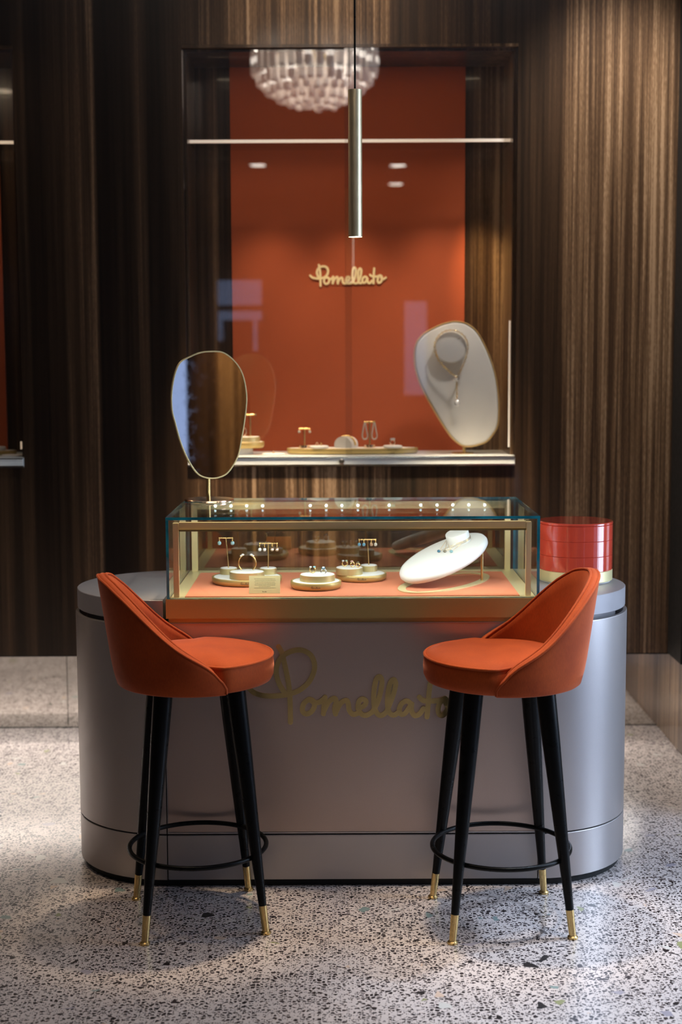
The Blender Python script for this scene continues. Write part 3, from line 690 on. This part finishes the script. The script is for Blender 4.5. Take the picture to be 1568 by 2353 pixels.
C1 = t_stand('T stand with four drops on the rear middle tray', (0.0870, 0.374), 0.0268, ZT, 0.018, 0.987, 0.056, lean=(-0.004, 0))
for i, (dx, m) in enumerate(((-0.026, 'sky'), (-0.0115, 'sky'), (0.012, 'amber'), (0.0255, 'milk'))):
    drop((C1.x+dx, C1.y, C1.z), ['blue drop earring at the left end', 'blue drop earring second from left', 'honey drop earring third from left', 'pale drop earring at the right end'][i]+' of the stand on the rear middle tray', m, 'drops on the rear middle tray', 0.95, 0.010)
# gold bangle, open at the top
t = thing('bangle', 'open gold bangle with jewelled ends standing on the left tray', 'bracelet', (-0.288, 0.240, ZT+0.0223), 0)
P = [Vector((0.0265*math.cos(a), 0, 0.0235+0.0275*math.sin(a))) for a in [PI/2+0.36+(2*PI-0.72)*i/48 for i in range(49)]]
P = [p for p in P if p.z > 0.002]
k0 = [p for p in P if p.x < 0]; k1 = [p for p in P if p.x >= 0]
bm = bmesh.new(); tube(bm, k0, 0.0019, 10); tube(bm, k1, 0.0019, 10); obj('band', bm, 'gold', t, smooth=60)
for s in (-1, 1):
    bm = bmesh.new(); sphere(bm, (s*0.0130, 0, 0.0490), 0.0032, 1.5, 1, 1); sphere(bm, (s*0.0190, 0, 0.0455), 0.0030)
    obj('end_stone', bm, 'diamond', t, smooth=30)
stone_ring('finger_ring', 'open gold ring with a clear and a pale blue stone on the front middle riser', (-0.0870, 0.186), ZF+0.0237+0.0197, 0.0085, [(-0.0055, 'diamond', 0.0042), (0.0055, 'aqua', 0.0044)], group='rings in the showcase', split=True)
stone_ring('finger_ring', 'ring with one deep blue stone on the front middle riser', (-0.0535, 0.152), ZF+0.0237+0.0197, 0.0078, [(0, 'blue', 0.0062)], 'silver', group='rings in the showcase')
stone_ring('finger_ring', 'open gold ring with a clear and a pale green stone on the rear middle riser', (0.0110, 0.326), ZT+0.0212, 0.0080, [(-0.0052, 'diamond', 0.0040), (0.0052, 'green', 0.0042)], group='rings in the showcase', split=True)
stone_ring('finger_ring', 'gold ring with a pink stone on the rear middle riser', (0.0350, 0.306), ZT+0.0212, 0.0072, [(-0.002, 'pink', 0.0048)], group='rings in the showcase', rz=0.5)
stone_ring('finger_ring', 'gold ring with a smoky grey stone, nearest the four drop stand', (0.0520, 0.300), ZT+0.0212, 0.0062, [(0, 'smoke', 0.0044)], group='rings in the showcase', rz=-0.5)
# engraved script on two trays
for (x, y, z, s) in ((-0.3005, 0.1800, 0.8790, 0.0000235), (0.0535, 0.2580, 0.8790, 0.0000235), (-0.083, 0.0970, 0.8800, 0.0000235)):
    pass
# small info card
t = thing('info_card', 'small pale gold card with fine print in front of the left tray', 'card', (-0.2265, 0.070, ZF), 0)
bm = B(-0.0460, 0.0460, -0.0005, 0.0005, 0.0005, 0.0540); bmesh.ops.rotate(bm, verts=bm.verts, cent=(0, 0, 0), matrix=Matrix.Rotation(-0.34, 3, 'X'))
obj('plate', bm, 'champagne', t)
bm = bmesh.new()
for r_ in range(7):
    x = -0.032+0.004*random.random(); xe = 0.030+0.004*random.random()-(0.014 if r_ == 5 else 0); x += 0.014 if r_ == 5 else 0; z = 0.0445-0.0046*r_
    while x < xe:
        w = random.uniform(0.002, 0.006); box(bm, x, min(x+w, xe), -0.00062, -0.0005, z-0.0005, z+0.0004); x += w+0.001
bm2 = lettering(SIGN, (770, 345), 0.0000125, 0.0, 0.0062, -0.0005, 0.0001, 0.0004, k=2)
me_ = bpy.data.meshes.new('tmp'); bm2.to_mesh(me_); bm2.free(); bm.from_mesh(me_); bpy.data.meshes.remove(me_)
bmesh.ops.rotate(bm, verts=bm.verts, cent=(0, 0, 0), matrix=Matrix.Rotation(-0.34, 3, 'X'))
obj('fine_print', bm, 'ink', t)
bm = B(-0.030, 0.030, 0.001, 0.020, 0.0, 0.001); obj('stand', bm, 'champagne', t)
# engraved script on the trays, as part of each tray rim
for nm in [o for o in bpy.data.objects if o.name.startswith('display_tray')]:
    w = {0: 0.0}
    a, b_ = [(0.108, 0.100), (0.0765, 0.075), (0.079, 0.077)][[o for o in bpy.data.objects if o.name.startswith('display_tray')].index(nm)]
    bm = lettering(SIGN, (770, 345), 0.000026, 0.0, 0.0125, 0.0, 0.0, 0.00075, k=3)
    for v in bm.verts: v.co.y = -b_*math.sqrt(max(0, 1-(v.co.x/a)**2))-0.0002+(v.co.y)
    obj('engraving', bm, 'ink', nm)['label'] = 'tiny engraved script'

# tilted white necklace display
AZ, TI = 0.690, 0.347
U = Vector((math.cos(AZ)*math.cos(TI), math.sin(AZ)*math.cos(TI), math.sin(TI))); V = Vector((-math.sin(AZ), math.cos(AZ), 0)); NN = U.cross(V)
org = Vector((0.3103, 0.2619, 0.9547))
t = thing('necklace_display', 'tilted white oval necklace pad on a brass ring in the showcase', 'display', (0.3191, 0.2614, ZF))
def loc(p): return p-Vector((0.3191, 0.2614, ZF))
n = 64
def ov(a, b, hgt): return [loc(org+U*a*math.cos(2*PI*i/n)*(1+0.03*math.cos(2*PI*i/n))+V*b*math.sin(2*PI*i/n)+NN*hgt) for i in range(n)]
bm = bmesh.new(); loops(bm, [ov(.145, .090, -.028), ov(.158, .103, -.026), ov(.1645, .1092, -.018), ov(.1645, .1092, -.010), ov(.160, .1050, -.003), ov(.150, .095, 0.0), ov(.08, .05, 0.0015)])
obj('pad', bm, 'white', t, smooth=60)
cc = org+U*0.088+V*0.010
def cyl(r, hgt): return [loc(cc+(U*math.cos(2*PI*i/n)+V*math.sin(2*PI*i/n))*r+NN*hgt) for i in range(n)]
bm = bmesh.new(); loops(bm, [cyl(.0365, 0.0), cyl(.0365, .032), cyl(.0355, .0335), cyl(.033, .034)]); obj('neck', bm, 'white', t, smooth=50)
bm = bmesh.new(); a3 = 1.0145
def ring2(a, b, z): return [loc(Vector((0.3191+math.cos(a3)*a*math.cos(2*PI*i/n)-math.sin(a3)*b*math.sin(2*PI*i/n), 0.2614+math.sin(a3)*a*math.cos(2*PI*i/n)+math.cos(a3)*b*math.sin(2*PI*i/n), z))) for i in range(n)]
bm = bmesh.new(); loops(bm, [ring2(.205, .078, ZF), ring2(.2300, .1040, ZF), ring2(.2300, .1040, ZF+.003), ring2(.205, .078, ZF+.003), ring2(.205, .078, ZF)], cap0=False, cap1=False)
bmesh.ops.remove_doubles(bm, verts=bm.verts, dist=1e-6)
obj('base_ring', bm, 'champagne', t, smooth=40)
for (x, y) in ((0.2260, 0.0830), (0.4360, 0.2900)):
    q = org; zz = org.z-((x-org.x)*NN.x+(y-org.y)*NN.y)/NN.z-0.027
    obj('post', tube(bmesh.new(), [loc(Vector((x, y, ZF+.003))), loc(Vector((x, y, zz)))], 0.0042, 16), 'brass', t, smooth=60)
def on_pad(u, v, hgt): return org+U*u+V*v+NN*hgt
names = [('blue', 'fine gold necklace with a blue pendant, left on the tilted white pad'), ('smoke', 'fine gold necklace with a smoky pendant, middle on the tilted white pad'), ('aqua', 'fine gold necklace with a pale blue pendant, right on the tilted white pad')]
for i, ((du, dv), (m, lb)) in enumerate(zip(((-0.005, 0.020), (0.000, -0.002), (0.004, -0.026)), names)):
    p = on_pad(du+0.012, dv, 0.004)
    t2 = thing('pendant_necklace', lb, 'necklace', p, 0, 'necklaces on the tilted pad')
    P = []
    for k in range(40):
        a = PI*0.62+(2*PI-PI*1.24)*0+2*PI*k/40
    r0 = 0.0378
    base = cc
    arc = [base+(U*math.cos(a)+V*math.sin(a))*r0+NN*(0.013-0.003*i) for a in [-PI*0.66+2*PI*0.66*k/30 for k in range(31)]]
    path = [p]+[p.lerp(arc[0], f)+NN*0.001*math.sin(PI*f) for f in (0.33, 0.66)]+arc+[p.lerp(arc[-1], f) for f in (0.66, 0.33)]
    bm = tube(bmesh.new(), [q-p for q in path], 0.0006, 6, closed=True); obj('chain', bm, 'gold', t2, smooth=60)
    bm = sphere(bmesh.new(), (0, 0, 0.001), 0.0052, 1.1, 1.1, 0.9); obj('stone', bm, m, t2, smooth=30)

# ------------------------------------------------------------------ jewellery in the wall niche
ZS = NZ0
tray('display_tray', 'long oval brass tray in the middle of the wall niche', (0.047, 1.635), 0.263, 0.062, ZS, 0.0245, rim=0.005, mat='brass_x')
ZN = ZS+0.0247
q = t_stand('short T stand at the left of the long niche tray', (-0.145, 1.628), 0.0250, ZN, 0.012, 1.277, 0.046, post=0.0030, basemat='rose', white=False)
for s, w in ((-1, 'left'), (1, 'right')): drop((q.x+s*0.021, q.y, q.z), 'small round earring on the %s of the short stand in the niche' % w, 'milk', 'earrings in the niche', 0.95, 0.007)
def disc(label, c, r, z, hgt=0.010):
    t = thing('display_disc', label, 'display disc', (c[0], c[1], z)); obj('pad', lathe(bmesh.new(), [(r*0.93, 0), (r, hgt*0.4), (r*0.98, hgt*0.8), (r*0.9, hgt)], n=48), 'white', t, smooth=50); return t
disc('round white disc with two small rings, left of the arched cushion', (-0.0865, 1.612), 0.0385, ZN)
stone_ring('finger_ring', 'small gold ring lying left on the white disc in the niche', (-0.095, 1.607), ZN+0.0102, 0.0050, [(0, 'rose', 0.003)], 'rose')
stone_ring('finger_ring', 'small gold ring lying right on the white disc in the niche', (-0.078, 1.600), ZN+0.0102, 0.0036, [(0, 'gold', 0.003)], 'gold', rz=0.6)
# arched cushion with bracelet
t = thing('bracelet_cushion', 'white arched cushion in the middle of the niche tray', 'cushion', (0.020, 1.630, ZN), math.radians(-32))
hp = [(-0.040, 0.0), (-0.040, 0.010)]+[(0.040*math.cos(PI-PI*k/20), 0.012+0.034*math.sin(PI-PI*k/20)) for k in range(21)]+[(0.040, 0.0)]
bm = bmesh.new(); extrude_xz(bm, hp, -0.022, 0.030); obj('pad', bm, 'white', t, smooth=50, bevel=0.002)
t = thing('chain_bracelet', 'gold bracelet laid over the arched white cushion', 'bracelet', (0.020, 1.630, ZN), math.radians(-32))
P = [Vector((0.0425*math.cos(a), 0.004, 0.012+0.0368*math.sin(a))) for a in [0.05+(PI*0.62)*k/14 for k in range(15)]]
bm = bmesh.new()
for p in P: sphere(bm, p, 0.0038, 1.2, 1.3, 1, 10, 8)
tube(bm, P, 0.0017, 8); obj('links', bm, 'gold', t, smooth=60)
q = t_stand('taller T stand with two hoop earrings in the niche', (0.116, 1.628), 0.0240, ZN, 0.013, 1.302, 0.046, post=0.0032, basemat='rose', white=False)
for s, w in ((-1, 'left'), (1, 'right')):
    t = thing('hoop_earring', 'long teardrop hoop earring on the %s end of the taller niche stand' % w, 'earring', (q.x+s*0.019, q.y-0.006, q.z), 0, 'hoop earrings')
    P = spline([(0, 0, 0), (-0.007, 0, -0.030), (-0.0105, 0, -0.054), (-0.006, 0, -0.066), (0, 0, -0.068), (0.006, 0, -0.066), (0.0105, 0, -0.054), (0.006, 0, -0.030)], True, 5)
    obj('hoop', tube(bmesh.new(), P, 0.0028, 10, closed=True), 'milk', t, smooth=60)
    obj('post', sphere(bmesh.new(), (0, 0.000, 0.002), 0.0042), 'gold', t, smooth=60)
disc('round white disc with one wide ring at the right of the niche tray', (0.208, 1.612), 0.0385, ZN)
t = thing('finger_ring', 'wide jewelled ring on the right white disc in the niche', 'ring', (0.207, 1.612, ZN+0.0102), 0.2)
obj('band', tube(bmesh.new(), [Vector((0.0095*math.cos(2*PI*k/28), 0, 0.0125+0.0095*math.sin(2*PI*k/28))) for k in range(28)], 0.0030, 10, closed=True), 'rose', t, smooth=60)
obj('stone', bmesh.ops.create_cube and B(-0.009, 0.009, -0.006, 0.006, 0.020, 0.029), 'diamond', t, bevel=0.003)
# pedestal with a tray at the left of the niche
t = thing('display_pedestal', 'low pale oval pedestal behind the table mirror in the niche', 'pedestal', (-0.420, 1.640, ZS))
obj('body', lathe(bmesh.new(), [(1, 0), (1, 0.0235), (0.985, 0.0245)], n=48, sx=0.067, sy=0.045), 'white', t, smooth=40)
tray('display_tray', 'round brass tray raised on the pedestal behind the table mirror', (-0.408, 1.640), 0.101, 0.062, ZS+0.0247, 0.026, mat='brass_x', rim=0.005)
riser('white riser on the raised niche tray behind the mirror', (-0.415, 1.635), 0.092, 0.048, ZS+0.0510, 0.0190)
q = t_stand('T stand partly hidden behind the table mirror in the niche', (-0.363, 1.640), 0.012, ZS+0.0712, 0.002, 1.333, 0.044, post=0.0030, white=False, lean=(0, 0))
t = thing('stud_earring', 'dark stud earring on the half hidden niche stand', 'earring', (q.x+0.021, q.y-0.004, q.z)); obj('stone', sphere(bmesh.new(), (0, 0, 0), 0.0046), 'smoke', t, smooth=50)
t = thing('bangle', 'gold bangle half hidden by the table mirror in the niche', 'bracelet', (-0.398, 1.615, ZS+0.0712))
obj('band', tube(bmesh.new(), [Vector((0.020*math.cos(2*PI*k/32), 0, 0.0215+0.020*math.sin(2*PI*k/32))) for k in range(32)], 0.0022, 8, closed=True), 'rose', t, smooth=60)
disc('flat white dish on the aluminium shelf between mirror and long tray', (-0.268, 1.590), 0.046, ZS, 0.006)
stone_ring('finger_ring', 'small ring on the flat white dish at the shelf front', (-0.268, 1.585), ZS+0.0061, 0.0035, [(0, 'rose', 0.003)], 'rose')

# pebble shaped necklace bust
PB = [(0.4478, 1.7015), (0.4841, 1.6982), (0.5131, 1.6861), (0.5422, 1.6609), (0.5691, 1.6176), (0.5936, 1.5646), (0.6159, 1.4971), (0.6285, 1.4246), (0.6332, 1.3519), (0.6295, 1.2888), (0.6128, 1.2548), (0.5862, 1.2233), (0.5522, 1.2088), (0.5157, 1.2016), (0.4864, 1.2042), (0.462, 1.2189), (0.4375, 1.2434), (0.4082, 1.2849), (0.374, 1.3409), (0.3398, 1.4016), (0.3131, 1.4549), (0.296, 1.5105), (0.2911, 1.5587), (0.2947, 1.5995), (0.308, 1.6307), (0.3345, 1.657), (0.3683, 1.676), (0.4068, 1.6926)]
bx, by = 0.490, 1.610
t = thing('necklace_display', 'large upright white pebble shaped necklace board with brass rim in the niche', 'display', (bx, by, ZS))
out = [(p.x, p.y) for p in spline([(x-bx, z-ZS, 0) for x, z in PB], True, 3)]
Q = lambda d, y: [(p[0], y, p[1]) for p in (inset(out, d) if d else out)]
bm = bmesh.new(); loops(bm, [Q(0.002, 0.016), Q(0, 0.013), Q(0, -0.010), Q(0.0012, -0.0115), Q(0.0042, -0.0115), Q(0.0048, -0.009)], cap1=False)
obj('rim', bm, 'rimgold', t, smooth=50)
bm = bmesh.new(); loops(bm, [Q(0.0048, 0.0), Q(0.0055, -0.008), Q(0.009, -0.0115), Q(0.014, -0.0128)]); obj('pad', bm, 'white', t, smooth=50)
bm = lathe(bmesh.new(), [(0.0620, 0.0), (0.0620, 0.030), (0.0608, 0.0315), (0.058, 0.032)], n=56)
bmesh.ops.rotate(bm, verts=bm.verts, cent=(0, 0, 0), matrix=Matrix.Rotation(PI/2, 3, 'X')); bmesh.ops.translate(bm, verts=bm.verts, vec=(0.4363-bx, -0.0125, 1.5985-ZS))
obj('neck', bm, 'white', t, smooth=40)
obj('stem', tube(bmesh.new(), [(0.004, 0.004, 0.004), (0.004, 0.004, 0.040)], 0.0068, 16), 'brass', t, smooth=50)
obj('foot_plate', lathe(bmesh.new(), [(0.045, 0), (0.045, 0.003), (0.043, 0.004)], (0.0, 0.02), 40), 'brass', t, smooth=40)
# its chain necklace
t = thing('chain_necklace', 'gold link necklace with a clear pendant on the large white pebble board', 'necklace', (0.4363, 1.57, 1.5985))
top = [(0.0655*math.cos(a), 0.0655*math.sin(a)) for a in [PI+0.12-(PI+0.24)*k/16 for k in range(17)]]
path = top+[(0.058, -0.040), (0.046, -0.072), (0.033, -0.100), (0.021, -0.117)]
path = [(-0.066, -0.010)]+path
lp = [(0.0205, -0.117), (-0.004, -0.098), (-0.026, -0.078), (-0.050, -0.050), (-0.064, -0.012)]
def links(pts, step=0.0075):
    bm = bmesh.new(); P = [Vector(p) for p in pts]; d = 0
    S_ = spline(P, False, 12); acc = 0; k = 0
    for a, b_ in zip(S_, S_[1:]):
        acc += (b_-a).length
        if acc >= step:
            acc = 0; k += 1; dirv = (b_-a).normalized(); rot = dirv.to_track_quat('X', 'Z').to_matrix() @ Matrix.Rotation(PI/2*(k % 2), 3, 'X')
            ring = [b_+rot @ Vector((0.0056*math.cos(2*PI*j/12), 0.0034*math.sin(2*PI*j/12), 0)) for j in range(12)]
            tube(bm, ring, 0.0012, 6, closed=True)
    return bm
def yy(pts): return [(x, -0.012 if i else -0.012, z) for i, (x, z) in enumerate(pts)]
pts = yy(path)[1:]+yy(lp)
obj('chain', links(pts), 'gold', t, smooth=60)
obj('clasp_ring', tube(bmesh.new(), [Vector((0.0205+0.0095*math.cos(2*PI*k/20), -0.012, -0.122+0.0095*math.sin(2*PI*k/20))) for k in range(20)], 0.0022, 8, closed=True), 'silver', t, smooth=60)
obj('drop_chain', links([(0.0225, -0.006, -0.132), (0.0235, -0.003, -0.165), (0.0245, -0.001, -0.205)]), 'gold', t, smooth=60)
bm = bmesh.new(); lathe(bm, [(0.004, 0.0), (0.0115, 0.003), (0.0115, 0.008), (0.006, 0.012)], n=10); bmesh.ops.rotate(bm, verts=bm.verts, cent=(0, 0, 0), matrix=Matrix.Rotation(PI/2, 3, 'X'))
bmesh.ops.translate(bm, verts=bm.verts, vec=(0.0245, 0.004, -0.220)); obj('pendant_stone', bm, 'diamond', t, smooth=25)

# left niche contents
tray('display_tray', 'brass tray at the left photo edge in the cut off niche', (-1.44, 1.67), 0.130, 0.055, ZS, 0.018, rim=0.005)
disc('white cushion on the tray at the left photo edge', (-1.385, 1.655), 0.035, ZS+0.0182, 0.016)
disc('flat white dish in the cut off niche, beside the left tray', (-1.305, 1.575), 0.045, ZS, 0.007)

# ------------------------------------------------------------------ ceiling lights and chandelier, seen mirrored in the niche glass
for p, tg, e_, c_, a_ in DOWNLIGHTS:  # also builds fixtures for the beams added on the back wall
    t = thing('ceiling_downlight', 'round recessed ceiling downlight with a bright lens', 'ceiling light', (p[0], p[1], 3.6), 0, 'ceiling downlights')
    obj('trim', lathe(bmesh.new(), [(0.105, 0.0), (0.105, -0.006), (0.09, -0.008), (0.085, -0.004)], n=36), 'plaster', t, smooth=40)
    obj('lens', lathe(bmesh.new(), [(0.084, -0.001), (0.084, -0.006), (0.08, -0.0065)], n=36), 'lens', t, smooth=40)
t = thing('chandelier', 'round chandelier of clear glass prisms mirrored in the niche glass', 'chandelier', (-0.145, -1.5, 3.6))
tiers = [(0.340, -0.245, 0.150), (0.355, -0.315, 0.150), (0.325, -0.380, 0.145), (0.275, -0.430, 0.140), (0.210, -0.470, 0.135), (0.14, -0.500, 0.13), (0.06, -0.512, 0.12)]
for r_, zt, ln in tiers:
    bm = bmesh.new(); n = max(5, int(2*PI*r_/0.056)); off = random.random()
    for k in range(n):
        a = 2*PI*(k+off)/n+random.uniform(-.03, .03); w = 0.0235; dz = random.uniform(-0.008, 0.008)
        cxx, cyy = r_*math.cos(a), r_*math.sin(a)
        rg = []
        for z, s in ((zt+ln/2+dz, 0.8), (zt+ln*0.3+dz, 1.0), (zt-ln*0.42+dz, 1.0), (zt-ln/2+dz, 0.75)):
            rg.append([(cxx+w*s*math.cos(a+2*PI*j/6), cyy+w*s*math.sin(a+2*PI*j/6), z) for j in range(6)])
        q_ = random.random(); loops(bm, rg[:3], cap1=False, mi=0 if q_ < 0.5 else 1); loops(bm, rg[2:], cap0=False, mi=1)
        if q_ > 0.72 and r_ > 0.25: loops(bm, [[(x*1.004, y*1.004, z-0.03) for x, y, z in g_] for g_ in (rg[1], [(a_[0], a_[1], a_[2]-0.035) for a_ in rg[1]])], mi=2)
    obj('glass_tier', bm, ['lampglass', 'lampdim', 'lamphot'], t, smooth=20)
bm = bmesh.new()
for k in range(14):
    a = 2*PI*k/14; sphere(bm, (0.365*math.cos(a), 0.365*math.sin(a), -0.27+0.02*random.uniform(-1, 1)), 0.012)
obj('bulb', bm, 'bulb', t, smooth=60)
bm = bmesh.new(); lathe(bm, [(0.16, 0.0), (0.16, -0.02), (0.02, -0.03), (0.02, -0.20), (0.34, -0.205), (0.34, -0.22), (0.0, -0.22)], n=40, cap1=False)
obj('frame', bm, 'champagne', t, smooth=40)
